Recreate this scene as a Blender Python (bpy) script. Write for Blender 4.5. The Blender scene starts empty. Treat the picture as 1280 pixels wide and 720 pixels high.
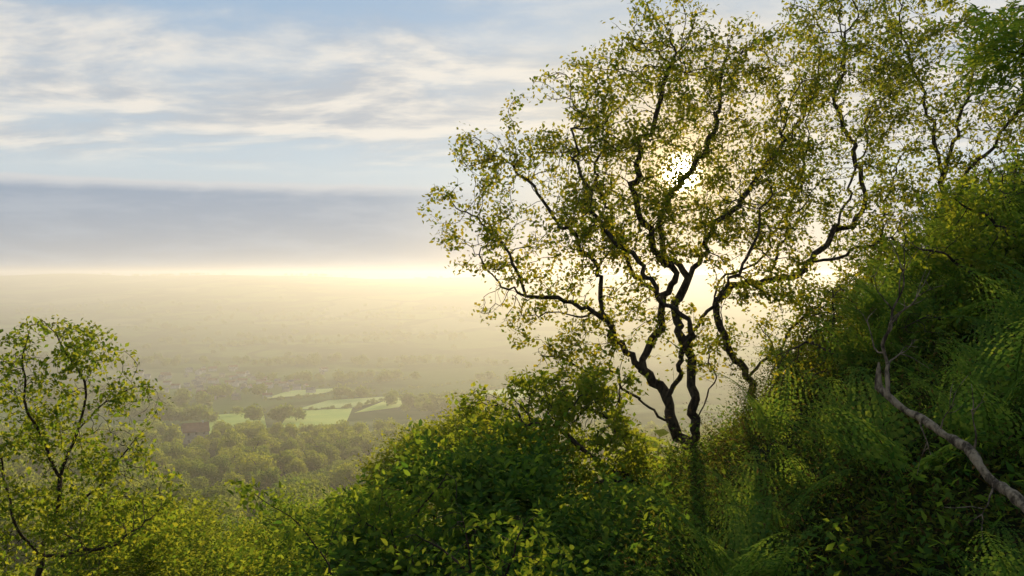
import bpy, math, random
import numpy as np
from mathutils import Vector, noise, Matrix
random.seed(7)
F = 1067.0; HZ = 345.0
scene = bpy.context.scene
COL = scene.collection
scene.view_settings.view_transform = 'Standard'
scene.view_settings.look = 'None'
scene.view_settings.exposure = 0

def at(px, py, Y): return np.array([(px-640)/F*Y, Y, (HZ-py)/F*Y])
def nrm(a): return a/np.maximum(np.linalg.norm(a, axis=-1, keepdims=True), 1e-9)
SUN = nrm(at(852, 217, 1.0))

# ------------------------------------------------------------------ object helpers
def tag(o, label=None, cat=None, group=None, kind=None):
    if label: o['label'] = label
    if cat: o['category'] = cat
    if group: o['group'] = group
    if kind: o['kind'] = kind
    return o
def empty(name, loc, label, cat, group=None, rz=0):
    o = bpy.data.objects.new(name, None); COL.objects.link(o)
    o.empty_display_size = .2
    o.location = [float(c) for c in loc]; o.rotation_euler = (0, 0, rz)
    return tag(o, label, cat, group)
def mesh_data(name, V, Fc, mat, smooth=False):
    V = np.asarray(V, dtype=np.float32); Fc = np.asarray(Fc, dtype=np.int32)
    n, k = Fc.shape
    me = bpy.data.meshes.new(name)
    me.vertices.add(len(V)); me.vertices.foreach_set('co', V.ravel())
    me.loops.add(n*k); me.loops.foreach_set('vertex_index', Fc.ravel())
    me.polygons.add(n)
    me.polygons.foreach_set('loop_start', np.arange(0, n*k, k, dtype=np.int32))
    if smooth: me.polygons.foreach_set('use_smooth', np.ones(n, dtype=bool))
    me.update(calc_edges=True)
    me.materials.append(mat)
    return me
def obj(name, V, Fc, mat, parent=None, smooth=False):
    V = np.asarray(V, dtype=float)
    if parent is not None: V = V - np.array(parent.location)
    o = bpy.data.objects.new(name, mesh_data(name, V, Fc, mat, smooth)); COL.objects.link(o)
    o.parent = parent
    return o

# ------------------------------------------------------------------ materials
def newmat(name):
    m = bpy.data.materials.new(name); m.use_nodes = True
    m.node_tree.nodes.clear(); return m, m.node_tree.nodes, m.node_tree.links
def setv(s, v):
    if isinstance(v, (tuple, list)) and len(v) == 3 and s.type == 'RGBA': v = (*v, 1)
    s.default_value = v
def mixc(nt, f, a, b, blend='MIX'):
    n = nt.nodes.new('ShaderNodeMix'); n.data_type = 'RGBA'; n.blend_type = blend
    for idx, v in ((0, f), (6, a), (7, b)):
        if isinstance(v, bpy.types.NodeSocket): nt.links.new(v, n.inputs[idx])
        else: setv(n.inputs[idx], v)
    return n.outputs[2]
def M(nt, op, a, b=None, c=None, clamp=False):
    n = nt.nodes.new('ShaderNodeMath'); n.operation = op; n.use_clamp = clamp
    for i, v in enumerate((a, b, c)):
        if v is None: continue
        if isinstance(v, bpy.types.NodeSocket): nt.links.new(v, n.inputs[i])
        else: n.inputs[i].default_value = v
    return n.outputs[0]
def sstep(nt, v, a, b, lo=0., hi=1.):
    n = nt.nodes.new('ShaderNodeMapRange'); n.interpolation_type = 'SMOOTHSTEP'
    nt.links.new(v, n.inputs[0])
    for i, x in zip((1, 2, 3, 4), (a, b, lo, hi)): n.inputs[i].default_value = x
    return n.outputs[0]
def noise_n(nt, vec, scale, detail=4, rough=.5, dist=0.):
    n = nt.nodes.new('ShaderNodeTexNoise')
    n.inputs['Scale'].default_value = scale; n.inputs['Detail'].default_value = detail
    n.inputs['Roughness'].default_value = rough; n.inputs['Distortion'].default_value = dist
    if vec is not None: nt.links.new(vec, n.inputs['Vector'])
    return n.outputs['Fac']

def leafmat(name, a, b, ta, tb, trans=.5, objvar=False):
    m, N, L = newmat(name); nt = m.node_tree
    g = N.new('ShaderNodeNewGeometry'); r = g.outputs['Random Per Island']
    if objvar:
        oi = N.new('ShaderNodeObjectInfo')
        r = M(nt, 'ADD', M(nt, 'MULTIPLY', r, .4), M(nt, 'MULTIPLY', oi.outputs['Random'], .6))
    d = mixc(nt, r, a, b); t = mixc(nt, r, ta, tb)
    p = N.new('ShaderNodeBsdfDiffuse'); L.new(d, p.inputs['Color'])
    tr = N.new('ShaderNodeBsdfTranslucent'); L.new(t, tr.inputs['Color'])
    mx = N.new('ShaderNodeMixShader'); mx.inputs[0].default_value = trans
    L.new(p.outputs[0], mx.inputs[1]); L.new(tr.outputs[0], mx.inputs[2])
    o = N.new('ShaderNodeOutputMaterial'); L.new(mx.outputs[0], o.inputs[0])
    return m
def barkmat(name, a, b, scale=14., bump=.6):
    m, N, L = newmat(name); nt = m.node_tree
    tc = N.new('ShaderNodeTexCoord')
    mp = N.new('ShaderNodeMapping'); mp.inputs['Scale'].default_value = (1, 1, .35); L.new(tc.outputs['Object'], mp.inputs[0])
    n1 = noise_n(nt, mp.outputs[0], scale, 6, .65)
    c = mixc(nt, sstep(nt, n1, .38, .62), a, b)
    p = N.new('ShaderNodeBsdfPrincipled'); L.new(c, p.inputs['Base Color']); p.inputs['Roughness'].default_value = .9
    p.inputs['Specular IOR Level'].default_value = .2
    bp = N.new('ShaderNodeBump'); bp.inputs['Strength'].default_value = bump; bp.inputs['Distance'].default_value = .03
    L.new(n1, bp.inputs['Height']); L.new(bp.outputs[0], p.inputs['Normal'])
    o = N.new('ShaderNodeOutputMaterial'); L.new(p.outputs[0], o.inputs[0])
    return m
def plain(name, a, b, scale=1., rough=.9):
    m, N, L = newmat(name); nt = m.node_tree
    g = N.new('ShaderNodeNewGeometry')
    c = mixc(nt, sstep(nt, noise_n(nt, g.outputs['Position'], scale, 5, .6), .3, .7), a, b)
    p = N.new('ShaderNodeBsdfPrincipled'); L.new(c, p.inputs['Base Color']); p.inputs['Roughness'].default_value = rough
    p.inputs['Specular IOR Level'].default_value = .1
    o = N.new('ShaderNodeOutputMaterial'); L.new(p.outputs[0], o.inputs[0])
    return m

MT = dict(
 tree=leafmat('tree_leaf', (.055,.09,.012), (.12,.13,.02), (.18,.27,.012), (.66,.54,.03), .56),
 treeB=leafmat('tree_leaf_right', (.05,.085,.012), (.10,.12,.02), (.17,.26,.012), (.52,.46,.03), .53),
 yellow=leafmat('yellow_leaf', (.07,.12,.015), (.13,.16,.02), (.26,.38,.02), (.60,.58,.04), .54),
 left=leafmat('airy_tree_leaf', (.055,.105,.016), (.12,.155,.02), (.20,.34,.02), (.56,.54,.035), .54),
 dark=leafmat('dark_leaf', (.04,.095,.022), (.10,.16,.026), (.12,.26,.02), (.42,.50,.03), .48),
 fresh=leafmat('fresh_leaf', (.06,.13,.02), (.12,.17,.02), (.22,.36,.025), (.50,.54,.04), .53),
 fern=leafmat('fern_leaf', (.06,.13,.025), (.12,.18,.03), (.18,.32,.03), (.42,.48,.045), .5),
 gorse=leafmat('gorse_leaf', (.022,.045,.010), (.06,.075,.016), (.06,.12,.012), (.25,.24,.022), .45),
 rust=leafmat('rust_leaf', (.06,.035,.016), (.11,.075,.025), (.10,.05,.012), (.28,.19,.03), .40),
 wood=leafmat('woodland_leaf', (.06,.115,.016), (.20,.22,.026), (.18,.30,.015), (.62,.58,.035), .54, True),
 wood2=leafmat('woodland_leaf_dark', (.045,.095,.016), (.13,.17,.024), (.14,.25,.018), (.42,.44,.035), .52, True),
 bark=barkmat('bark', (.024,.017,.011), (.085,.06,.036)),
 barkB=barkmat('twig_bark', (.03,.02,.012), (.07,.045,.025)),
 pale=barkmat('pale_bark', (.06,.04,.024), (.36,.26,.16), 28., 1.),
)

# ------------------------------------------------------------------ terrain
PK = [-60,-20,0,10,13,16,20,50,100,200,300,420,600,700,900,1300,2000,2800,3600,4000,4600,8000]
PZ = [9,3,-1.6,-4.2,-5.0,-6.6,-10.5,-24,-40,-58,-72,-84,-98,-104,-112,-118,-95,-45,0,-6,-40,-60]
def ground(x, y):
    x = np.asarray(x, float); y = np.asarray(y, float)
    z = np.interp(y, PK, PZ)
    z = z + .78*np.clip(x, 0, 12)*np.interp(y, [-6,0,9,16,30,45], [.5,.45,1,1,.3,0])
    z = z + .35*np.clip(x, -25, 0)*np.interp(y, [-10,0,10,60,120], [.3,.2,1,1,0])
    z = z + .10*np.sin(x*1.3+.7*np.sin(y))*np.sin(y*1.1+.4)*np.interp(y, [-30,0,40,80], [0,1,1,0])
    amp = np.interp(y, [100,500,1500,3000,4000], [0,2.0,7,13,12])
    z = z + amp*(np.sin(x/170+1)*.35+np.sin(x/390+y/300)*.6+np.sin(x/83+y/120)*.2)
    return z
def gz(x, y): return float(ground(x, y))
def hit(px, py, y0=20., y1=4000.):
    ys = np.geomspace(y0, y1, 4000)
    xs = (px-640)/F*ys; zs = (HZ-py)/F*ys
    i = np.argmax(ground(xs, ys) > zs)
    return np.array([xs[i], ys[i], ground(xs[i], ys[i])])

def terrain_mat():
    m, N, L = newmat('ground_earth_and_fields'); nt = m.node_tree
    g = N.new('ShaderNodeNewGeometry'); pos = g.outputs['Position']
    sx = N.new('ShaderNodeSeparateXYZ'); L.new(pos, sx.inputs[0])
    wv = N.new('ShaderNodeTexNoise'); wv.inputs['Scale'].default_value = .004; L.new(pos, wv.inputs['Vector'])
    wa = N.new('ShaderNodeVectorMath'); wa.operation = 'SCALE'; L.new(wv.outputs['Color'], wa.inputs[0]); wa.inputs['Scale'].default_value = 260
    wb = N.new('ShaderNodeVectorMath'); wb.operation = 'ADD'; L.new(pos, wb.inputs[0]); L.new(wa.outputs[0], wb.inputs[1])
    mp = N.new('ShaderNodeMapping'); mp.inputs['Scale'].default_value = (1/170, 1/300, 0); mp.inputs['Rotation'].default_value = (0,0,.5); L.new(wb.outputs[0], mp.inputs[0])
    v = N.new('ShaderNodeTexVoronoi'); v.inputs['Scale'].default_value = 1; L.new(mp.outputs[0], v.inputs['Vector'])
    v2 = N.new('ShaderNodeTexVoronoi'); v2.feature = 'DISTANCE_TO_EDGE'; v2.inputs['Scale'].default_value = 1; L.new(mp.outputs[0], v2.inputs['Vector'])
    sc = N.new('ShaderNodeSeparateColor'); L.new(v.outputs['Color'], sc.inputs[0])
    cr = N.new('ShaderNodeValToRGB'); L.new(sc.outputs[0], cr.inputs[0])
    e = cr.color_ramp.elements; e[0].color = (.10,.15,.03,1); e[1].color = (.26,.29,.09,1)
    for p_, c_ in ((.3,(.13,.19,.035,1)),(.55,(.17,.23,.05,1)),(.8,(.20,.22,.08,1))):
        q = e.new(p_); q.color = c_
    cr.color_ramp.interpolation = 'CONSTANT'
    hedge = sstep(nt, M(nt, 'ADD', v2.outputs['Distance'], M(nt, 'MULTIPLY', noise_n(nt, pos, .03, 4, .6), .10)), .06, .13)
    c = mixc(nt, hedge, (.07,.10,.022), cr.outputs[0])
    wn = noise_n(nt, pos, .003, 6, .65)
    c = mixc(nt, sstep(nt, wn, .46, .58), c, (.05,.08,.02))
    fine = noise_n(nt, pos, .05, 5, .7)
    c = mixc(nt, .2, c, mixc(nt, fine, (.02,.03,.01), (.30,.32,.14)), 'MIX')
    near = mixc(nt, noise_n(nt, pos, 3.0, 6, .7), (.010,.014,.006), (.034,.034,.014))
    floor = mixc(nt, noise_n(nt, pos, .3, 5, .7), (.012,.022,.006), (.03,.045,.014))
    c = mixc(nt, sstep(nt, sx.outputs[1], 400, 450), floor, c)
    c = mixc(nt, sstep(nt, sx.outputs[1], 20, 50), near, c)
    p = N.new('ShaderNodeBsdfDiffuse'); L.new(c, p.inputs[0])
    bp = N.new('ShaderNodeBump'); bp.inputs['Strength'].default_value = .5; bp.inputs['Distance'].default_value = .1
    L.new(noise_n(nt, pos, 6, 6, .7), bp.inputs['Height']); L.new(bp.outputs[0], p.inputs['Normal'])
    o = N.new('ShaderNodeOutputMaterial'); L.new(p.outputs[0], o.inputs[0])
    return m
def build_terrain():
    nr = 230
    R = np.concatenate([[0.0], np.geomspace(.4, 7500, nr-1)])
    A = np.concatenate([np.linspace(-math.pi*.25, math.pi*.25, 200), np.linspace(math.pi*.25, math.pi*1.75, 101)[1:-1]])
    na = len(A)
    RR, AA = np.meshgrid(R, A, indexing='ij')
    X = RR*np.sin(AA); Y = RR*np.cos(AA)
    Yc = np.maximum(Y, -300)
    V = np.stack([X, Y, ground(X, Yc)], -1).reshape(-1, 3)
    i, j = np.meshgrid(np.arange(nr-1), np.arange(na), indexing='ij')
    j2 = (j+1) % na
    Fc = np.stack([i*na+j, i*na+j2, (i+1)*na+j2, (i+1)*na+j], -1).reshape(-1, 4)
    Fc = Fc[:, ::-1]
    tag(obj('ground', V, Fc, terrain_mat(), smooth=True), 'hillside falling into a wide misty valley with hedged farmland', 'ground', kind='structure')
build_terrain()

field_m = plain('meadow_grass', (.36,.46,.06), (.52,.56,.09), .02)
field_m2 = plain('pale_meadow_grass', (.34,.42,.09), (.46,.50,.13), .02)
def field(corners, mat, label):
    C4 = [hit(px, py)[:2] for px, py in corners]
    n = 16
    u, v = np.meshgrid(np.linspace(0,1,n), np.linspace(0,1,n), indexing='ij')
    P = ((1-u)*(1-v))[...,None]*C4[0]+(u*(1-v))[...,None]*C4[1]+(u*v)[...,None]*C4[2]+((1-u)*v)[...,None]*C4[3]
    X, Y = P[...,0].ravel(), P[...,1].ravel()
    V = np.stack([X, Y, ground(X, Y)+.9], -1)
    i, j = np.meshgrid(np.arange(n-1), np.arange(n-1), indexing='ij')
    Fc = np.stack([i*n+j, (i+1)*n+j, (i+1)*n+j+1, i*n+j+1], -1).reshape(-1, 4)
    tag(obj('field', V, Fc, mat), label, 'field', kind='structure')
FIELDS = [
 ([(255,546),(334,544),(328,516),(264,521)], field_m, 'small bright green meadow left of the dark tree clump'),
 ([(346,541),(432,531),(440,512),(362,516)], field_m, 'bright green meadow right of the dark tree clump'),
 ([(368,514),(444,511),(500,496),(410,502)], field_m2, 'pale meadow strip rising towards the right'),
 ([(442,518),(498,511),(516,498),(488,499)], field_m, 'small green meadow at the right end of the lit fields'),
 ([(560,508),(660,499),(660,484),(600,491)], field_m2, 'pale sunlit meadow just left of the big tree'),
 ([(330,500),(400,494),(430,486),(360,490)], field_m2, 'hazy pale meadow beyond the lit fields'),
]
for f in FIELDS: field(*f)

# ------------------------------------------------------------------ leaf / tube geometry
DIA = np.array([(0,0,0),(.42,.5,.06),(1,0,-.08),(.42,-.5,.06)])
HEX = np.array([(0,0,0),(.22,.36,.05),(.6,.42,.05),(1,0,-.12),(.6,-.42,.05),(.22,-.36,.05)])
def leafgeo(P, D, Nn, Ln, Wd, T=DIA):
    D = nrm(D); S = nrm(np.cross(D, Nn)); U = np.cross(S, D)
    n = len(P); k = len(T)
    Ln = np.broadcast_to(Ln, (n,))[:,None,None]; Wd = np.broadcast_to(Wd, (n,))[:,None,None]
    t = T[None]
    V = P[:,None]+D[:,None]*Ln*t[...,0:1]+S[:,None]*Wd*t[...,1:2]+U[:,None]*Ln*t[...,2:3]
    return V.reshape(-1,3), np.arange(n*k).reshape(n, k)
def tubes(chains):
    Vs, Fs, off = [], [], 0
    for pts, rad, s in chains:
        pts = np.asarray(pts, float); n = len(pts)
        if n < 2: continue
        T = np.gradient(pts, axis=0); T = nrm(T)
        ref = np.eye(3)[np.argmin(np.abs(T).max(axis=0))]
        U = nrm(np.cross(T, ref)); W = np.cross(T, U)
        a = np.arange(s)/s*2*math.pi
        R = np.asarray(rad, float)[:,None,None]
        V = pts[:,None]+R*(np.cos(a)[None,:,None]*U[:,None]+np.sin(a)[None,:,None]*W[:,None])
        i, j = np.meshgrid(np.arange(n-1), np.arange(s), indexing='ij'); j2 = (j+1) % s
        Fc = np.stack([i*s+j, i*s+j2, (i+1)*s+j2, (i+1)*s+j], -1).reshape(-1,4)+off
        Vs.append(V.reshape(-1,3)); Fs.append(Fc); off += n*s
    return np.concatenate(Vs), np.concatenate(Fs)
def resample(pts, step, wob, rng):
    pts = np.asarray(pts, float)
    out = []
    ext = np.vstack([2*pts[0]-pts[1], pts, 2*pts[-1]-pts[-2]])
    for i in range(1, len(ext)-2):
        p0, p1, p2, p3 = ext[i-1:i+3]
        m = max(2, int(np.linalg.norm(p2-p1)/step))
        for t in np.linspace(0, 1, m, endpoint=False):
            out.append(.5*((2*p1)+(-p0+p2)*t+(2*p0-5*p1+4*p2-p3)*t*t+(-p0+3*p1-3*p2+p3)*t**3))
    out.append(pts[-1]); out = np.array(out)
    j = rng.normal(0, 1, out.shape)*wob
    j = (j+np.roll(j, 1, 0)+np.roll(j, -1, 0))/2; j[0] = 0
    return out+j
def nvec(q, f, s=0.): return np.array(noise.noise_vector(Vector(q*f)+Vector((s, s*.7, 0))))

def colonize(rng, stems, att, step, infl, kill, iters, wob, curl=.5, cf=2.6, sk=.10):
    nodes, par = [], []
    for s in stems:
        p = resample(s, step, step*.12, rng)
        w = np.minimum(1, np.arange(len(p))/6.)[:,None]
        p = p+w*np.array([nvec(q, 1.7, 3.)*sk*.9+nvec(q, 5.2, 8.)*sk*.8 for q in p])
        if not nodes: parent = -1
        else:
            dd = np.linalg.norm(np.array(nodes)-p[0], axis=1); parent = int(np.argmin(dd)); p = p[1:]
        for q in p:
            nodes.append(q); par.append(parent); parent = len(nodes)-1
    nodes = [np.array(q) for q in nodes]
    att = att.copy()
    NA = np.array(nodes)
    D = np.linalg.norm(att[:,None]-NA[None], axis=2)
    bi = D.argmin(1); bd = D.min(1)
    kids = np.zeros(60000, int)
    for c, p in enumerate(par):
        if p >= 0: kids[p] += 1
    for it in range(iters):
        keep = bd > kill
        att, bi, bd = att[keep], bi[keep], bd[keep]
        if len(att) == 0: break
        act = bd < infl
        if not act.any(): break
        NA = np.array(nodes)
        v = nrm(att[act]-NA[bi[act]])
        S = np.zeros((len(nodes), 3)); np.add.at(S, bi[act], v)
        ids = np.unique(bi[act])
        ids = ids[kids[ids] < 4]
        if len(ids) == 0: break
        new = []
        for i in ids:
            d = nrm(S[i])
            if par[i] >= 0:
                pd = nrm(nodes[i]-nodes[par[i]]); d = nrm(d*.75+pd*.35)
            d = nrm(d+rng.normal(0, wob, 3)+nvec(nodes[i], cf)*curl*2)
            q = nodes[i]+d*step
            nodes.append(q); par.append(int(i)); kids[i] += 1; new.append(q)
        n0 = len(nodes)-len(new)
        new = np.array(new)
        D = np.linalg.norm(att[:,None]-new[None], axis=2)
        m = D.min(1); a = D.argmin(1)
        b = m < bd
        bd[b] = m[b]; bi[b] = a[b]+n0
        if len(nodes) > 26000: break
    return np.array(nodes), np.array(par)

def sample_blobs(rng, blobs, n, gap=.0, freq=1.3, seed=0.):
    w = np.array([b[3]*b[4]*b[5] for b in blobs], float); w /= w.sum()
    out = []
    while len(out) < n:
        b = blobs[rng.choice(len(blobs), p=w)]
        u = nrm(rng.normal(0,1,3))*rng.random()**(1/2.4)
        c = at(b[0], b[1], b[2]); r = np.array([b[3]/F*b[2], b[5], b[4]/F*b[2]])
        q = c+u*r
        if gap > -1 and noise.noise(Vector(q*freq)+Vector((seed,0,0))) < gap-.25: continue
        out.append(q)
    return np.array(out)

def woody(name, label, cat, stems, blobs, natt, step, leaf, bark, group=None, infl=1.3, kill=.2, iters=100, wob=.25,
          r0=.0042, pex=2.2, llen=.065, lw=.62, rate=5., rleaf=.012, gap=.05, freq=1.3, T=DIA, seed=1, droop=.2, limbs=14, rmin_limb=.028, lscat=.6, flare=1.5, curl=.5, cf=2.6, sk=.10, cl=1.1, foliage='crown'):
    rng = np.random.default_rng(seed)
    s0 = stems[0][0]; g0 = gz(s0[0], s0[1])
    if s0[2] > g0: stems = [[np.array([s0[0], s0[1], g0-.15])]+list(stems[0])]+list(stems[1:])
    att = sample_blobs(rng, blobs, natt, gap, freq, seed*3.3)
    nodes, par = colonize(rng, stems, att, step, infl, kill, iters, wob, curl, cf, sk)
    n = len(nodes); acc = np.zeros(n); ch = [[] for _ in range(n)]
    for i in range(n-1, -1, -1):
        if acc[i] == 0: acc[i] = r0**pex
        if par[i] >= 0: acc[par[i]] += acc[i]; ch[par[i]].append(i)
    rad = acc**(1/pex)
    base = nodes[0]
    hgt = np.linalg.norm(nodes-base, axis=1)
    lum = np.array([1+.2*noise.noise(Vector(q*6.)) for q in nodes])
    rad = rad*(1+(flare-1)*np.exp(-hgt/.35)*(rad > .04))*lum
    root = empty(name, base, label, cat, group)
    chains = []
    for i in range(n):
        p = par[i]
        if p >= 0 and max(ch[p], key=lambda k: rad[k]) == i: continue
        idx = [i]
        while ch[idx[-1]]: idx.append(max(ch[idx[-1]], key=lambda k: rad[k]))
        pts = nodes[idx]; rr = rad[idx].copy()
        rr[-1] *= .4
        if p >= 0:
            pts = np.vstack([nodes[p], pts]); rr = np.concatenate([[rr[0]*1.05], rr])
        chains.append((pts, rr))
    big = sorted([k for k in range(1, len(chains)) if chains[k][1][0] > rmin_limb], key=lambda k: -chains[k][1][0])[:limbs]
    V, Fc = tubes([(chains[0][0], chains[0][1], 12)]); obj('trunk', V, Fc, bark, root, True)
    for k in big:
        V, Fc = tubes([(chains[k][0], chains[k][1], 9)]); obj('limb', V, Fc, bark, root, True)
    rest = [(c[0], c[1], 6 if c[1][0] > .015 else 3) for k, c in enumerate(chains) if k and k not in big]
    if rest:
        V, Fc = tubes(rest); obj('twigs', V, Fc, bark, root, True)
    if rate > 0:
        li = np.where(rad < rleaf)[0]
        dens = np.array([max(.05, min(2.6, .9+3.0*noise.noise(Vector(nodes[i]*cl)+Vector((9,seed,0))))) for i in li])
        cnt = rng.poisson(rate*dens)
        ids = np.repeat(li, cnt); m = len(ids)
        P = nodes[ids]+rng.normal(0, step*lscat, (m,3))
        D = rng.normal(0,1,(m,3)); D[:,2] -= droop
        Nn = rng.normal(0,.8,(m,3)); Nn[:,2] += .7
        Ln = llen*rng.uniform(.6, 1.25, m)
        V, Fc = leafgeo(P, D, Nn, Ln, Ln*lw, T); obj(foliage, V, Fc, leaf, root)
        print(name, 'nodes', n, 'leaves', m, 'r', rad[0])
    return root

# ------------------------------------------------------------------ the big backlit trees
def S(*pts): return [at(*p) for p in pts]
woody('twisted_tree', 'large twisted tree with several dark stems and the low sun shining through its crown', 'tree',
  [S((866,610,13),(862,572,13),(848,535,13),(832,500,12.9),(800,458,12.8),(772,428,12.8),(742,398,12.6),(700,372,12.4),(655,360,12.2),(618,342,12.0),(592,318,11.9)),
   S((862,572,13),(872,520,13.1),(866,470,13.2),(856,425,13.2),(850,385,13.2),(858,345,13.3),(880,305,13.4),(915,265,13.6),(950,225,13.8),(985,170,14)),
   S((800,458,12.8),(818,418,12.9),(838,375,13),(838,330,13),(815,290,12.9),(790,240,12.8),(800,180,12.7),(830,110,12.6),(840,50,12.6)),
   S((772,428,12.8),(752,372,12.9),(740,325,13),(712,288,13.2),(690,255,13.3),(650,225,13.2)),
   S((858,345,13.3),(830,310,13.6),(835,250,13.9),(880,190,14),(900,120,14.2),(905,60,14.3)),
   S((832,500,12.9),(855,450,12.4),(868,410,12.1),(820,360,11.8),(775,310,11.6),(730,230,11.6),(715,160,11.7)),
   S((848,535,13),(800,500,12.6),(760,470,12.4),(715,455,12.3),(690,430,12.2)),
   S((856,425,13.2),(890,380,12.8),(930,330,12.6),(960,260,12.6)),
   S((838,375,13),(800,350,13.3),(770,290,13.5),(745,230,13.6),(760,160,13.6)),
   S((872,520,13.1),(890,480,12.9),(885,440,12.8),(905,400,12.7),(900,350,12.7)),
   S((655,360,12.2),(640,320,12.1),(610,290,12.0),(580,265,11.9)),
   S((742,398,12.6),(700,395,12.3),(660,392,12))],
  [(555,265,11.8,34,44,.45),(600,285,12,65,62,.7),(600,185,12.8,35,45,.6),(660,205,13,70,65,1.0),(735,135,12.6,75,70,1.2),(820,55,12.8,75,62,1.2),
   (900,115,13.8,85,90,1.4),(690,330,12.5,85,60,1.0),(640,380,12.1,50,40,.6),(800,250,12.8,110,90,1.6),(925,235,13.8,90,90,1.5),
   (770,395,12.6,90,55,1.1),(720,440,12.2,75,38,.8),(985,110,14,60,85,1.2),(950,330,13.2,70,60,1.1),(800,140,12.4,70,80,1.2),(740,270,12,80,80,1.2),(870,440,12.6,60,40,.8)],
  7000, .10, MT['tree'], MT['bark'], seed=3, kill=.13, rate=4.8, r0=.0031, llen=.070, gap=.22, freq=1.9, cl=2.2, sk=.15, limbs=24, rmin_limb=.018, cf=3.4, curl=.6)

woody('leaning_tree', 'crooked tree just right of the sunlit twisted tree, its limbs reaching right', 'tree',
  [S((958,580,14.5),(952,545,14.5),(946,510,14.5),(934,470,14.5),(908,425,14.4),(893,388,14.4),(915,358,14.5),(962,352,14.6),(1010,330,14.6),(1040,290,14.7),(1062,240,14.8),(1085,180,14.9)),
   S((893,388,14.4),(905,345,14.2),(960,320,14.1),(975,280,14),(1010,245,14)),
   S((1010,330,14.6),(1070,310,14.4),(1110,300,14.3),(1150,330,14.2)),
   S((962,352,14.6),(975,300,14.8),(1005,220,15),(1000,150,15.1)),
   S((934,470,14.5),(965,440,14.6),(1000,400,14.7),(1040,370,14.8),(1080,330,14.9)),
   S((1040,290,14.7),(1075,270,15),(1070,200,15.3),(1050,120,15.5),(1060,40,15.5))],
  [(1030,215,14.8,75,80,1.2),(1075,100,15.2,80,80,1.4),(1040,20,15.4,70,50,1.2),(1010,395,14.4,60,50,.9),(1110,290,14.5,80,70,1.2),(985,265,14.2,60,60,.9),(960,430,14.4,50,35,.7),(1080,370,14.3,50,50,.8)],
  3800, .11, MT['treeB'], MT['bark'], seed=5, kill=.15, rate=5.2, r0=.0030, llen=.076, gap=.17, freq=1.7, cl=1.9, sk=.13, rmin_limb=.020, cf=3.2)

woody('slender_tree', 'tall slender tree standing behind the fern slope at the right', 'tree',
  [S((1130,455,16),(1145,400,16),(1160,340,16),(1172,280,16.1),(1180,220,16.1),(1165,160,16.2),(1148,100,16.2),(1130,40,16.3),(1120,-30,16.3)),
   S((1172,280,16.1),(1205,225,15.9),(1240,180,15.7),(1275,130,15.6)),
   S((1145,400,16),(1110,340,16),(1100,270,16),(1120,200,16)),
   S((1180,220,16.1),(1200,150,16.5),(1215,80,16.6),(1225,10,16.6))],
  [(1150,60,16.2,80,80,1.3),(1200,150,16,90,80,1.3),(1260,90,15.8,70,90,1.3),(1230,230,15.8,80,50,1.1),(1130,200,16.2,55,60,1.0),(1150,320,16,90,55,1.0),(1240,300,15.8,60,50,1)],
  3700, .12, MT['treeB'], MT['bark'], seed=8, kill=.165, rate=5.2, r0=.0034, llen=.084, gap=.15, freq=1.5, cl=1.8, rmin_limb=.022)

woody('forked_tree', 'small forked tree low between the crooked tree and the dead branch', 'tree',
  [S((972,520,13.6),(975,460,13.6),(998,440,13.6),(1030,410,13.6),(1060,380,13.6),(1085,345,13.6)),
   S((975,460,13.6),(960,425,13.7),(940,400,13.8))],
  [(1050,380,13.6,60,40,.7),(985,420,13.6,40,30,.6),(1090,340,13.4,50,40,.6),(1040,440,13.4,50,30,.6)],
  900, .10, MT['tree'], MT['bark'], seed=12, rate=6, llen=.072)

woody('hazel_tree', 'leafy golden green tree leaning out over the fern bank at the right edge', 'tree',
  [S((1330,520,8),(1300,450,8),(1270,400,8),(1235,360,8),(1200,330,8),(1165,310,8),(1135,300,8)),
   S((1300,450,8),(1290,360,8.2),(1270,290,8.3),(1250,230,8.4),(1235,190,8.5)),
   S((1270,400,8),(1215,400,7.9),(1170,400,7.8),(1130,410,7.8)),
   S((1270,290,8.3),(1225,270,8.2),(1190,250,8.1))],
  [(1160,310,8,50,28,.45),(1220,300,8.1,55,45,.5),(1265,240,8.4,45,50,.5),(1200,250,8.2,40,28,.4),(1160,400,7.8,55,24,.4),(1240,370,7.9,55,40,.5),(1290,320,8.3,40,60,.5)],
  1700, .07, MT['yellow'], MT['bark'], seed=14, infl=.8, kill=.105, r0=.0026, rleaf=.007, rate=4.2, llen=.064, gap=.12, freq=2.4, cf=4, sk=.10, cl=2.6, rmin_limb=.014)
woody('tangled_bush', 'tangled half bare bush of thin crooked branches left of the dead branch', 'bush',
  [S((1080,560,9),(1075,500,9),(1060,450,9),(1045,400,9.1),(1035,360,9.1)), S((1075,500,9),(1110,460,8.9),(1135,420,8.9),(1140,380,8.9)), S((1060,450,9),(1020,430,9.1),(985,440,9.2))],
  [(1045,410,9,45,60,.4),(1120,430,8.9,45,50,.4),(1000,460,9.2,45,35,.4),(1070,480,8.9,60,40,.4)],
  900, .075, MT['tree'], MT['bark'], seed=16, infl=.9, kill=.11, r0=.0028, rleaf=.006, rate=1.8, llen=.05, gap=.02, cf=5, sk=.08, rmin_limb=.014)

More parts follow.
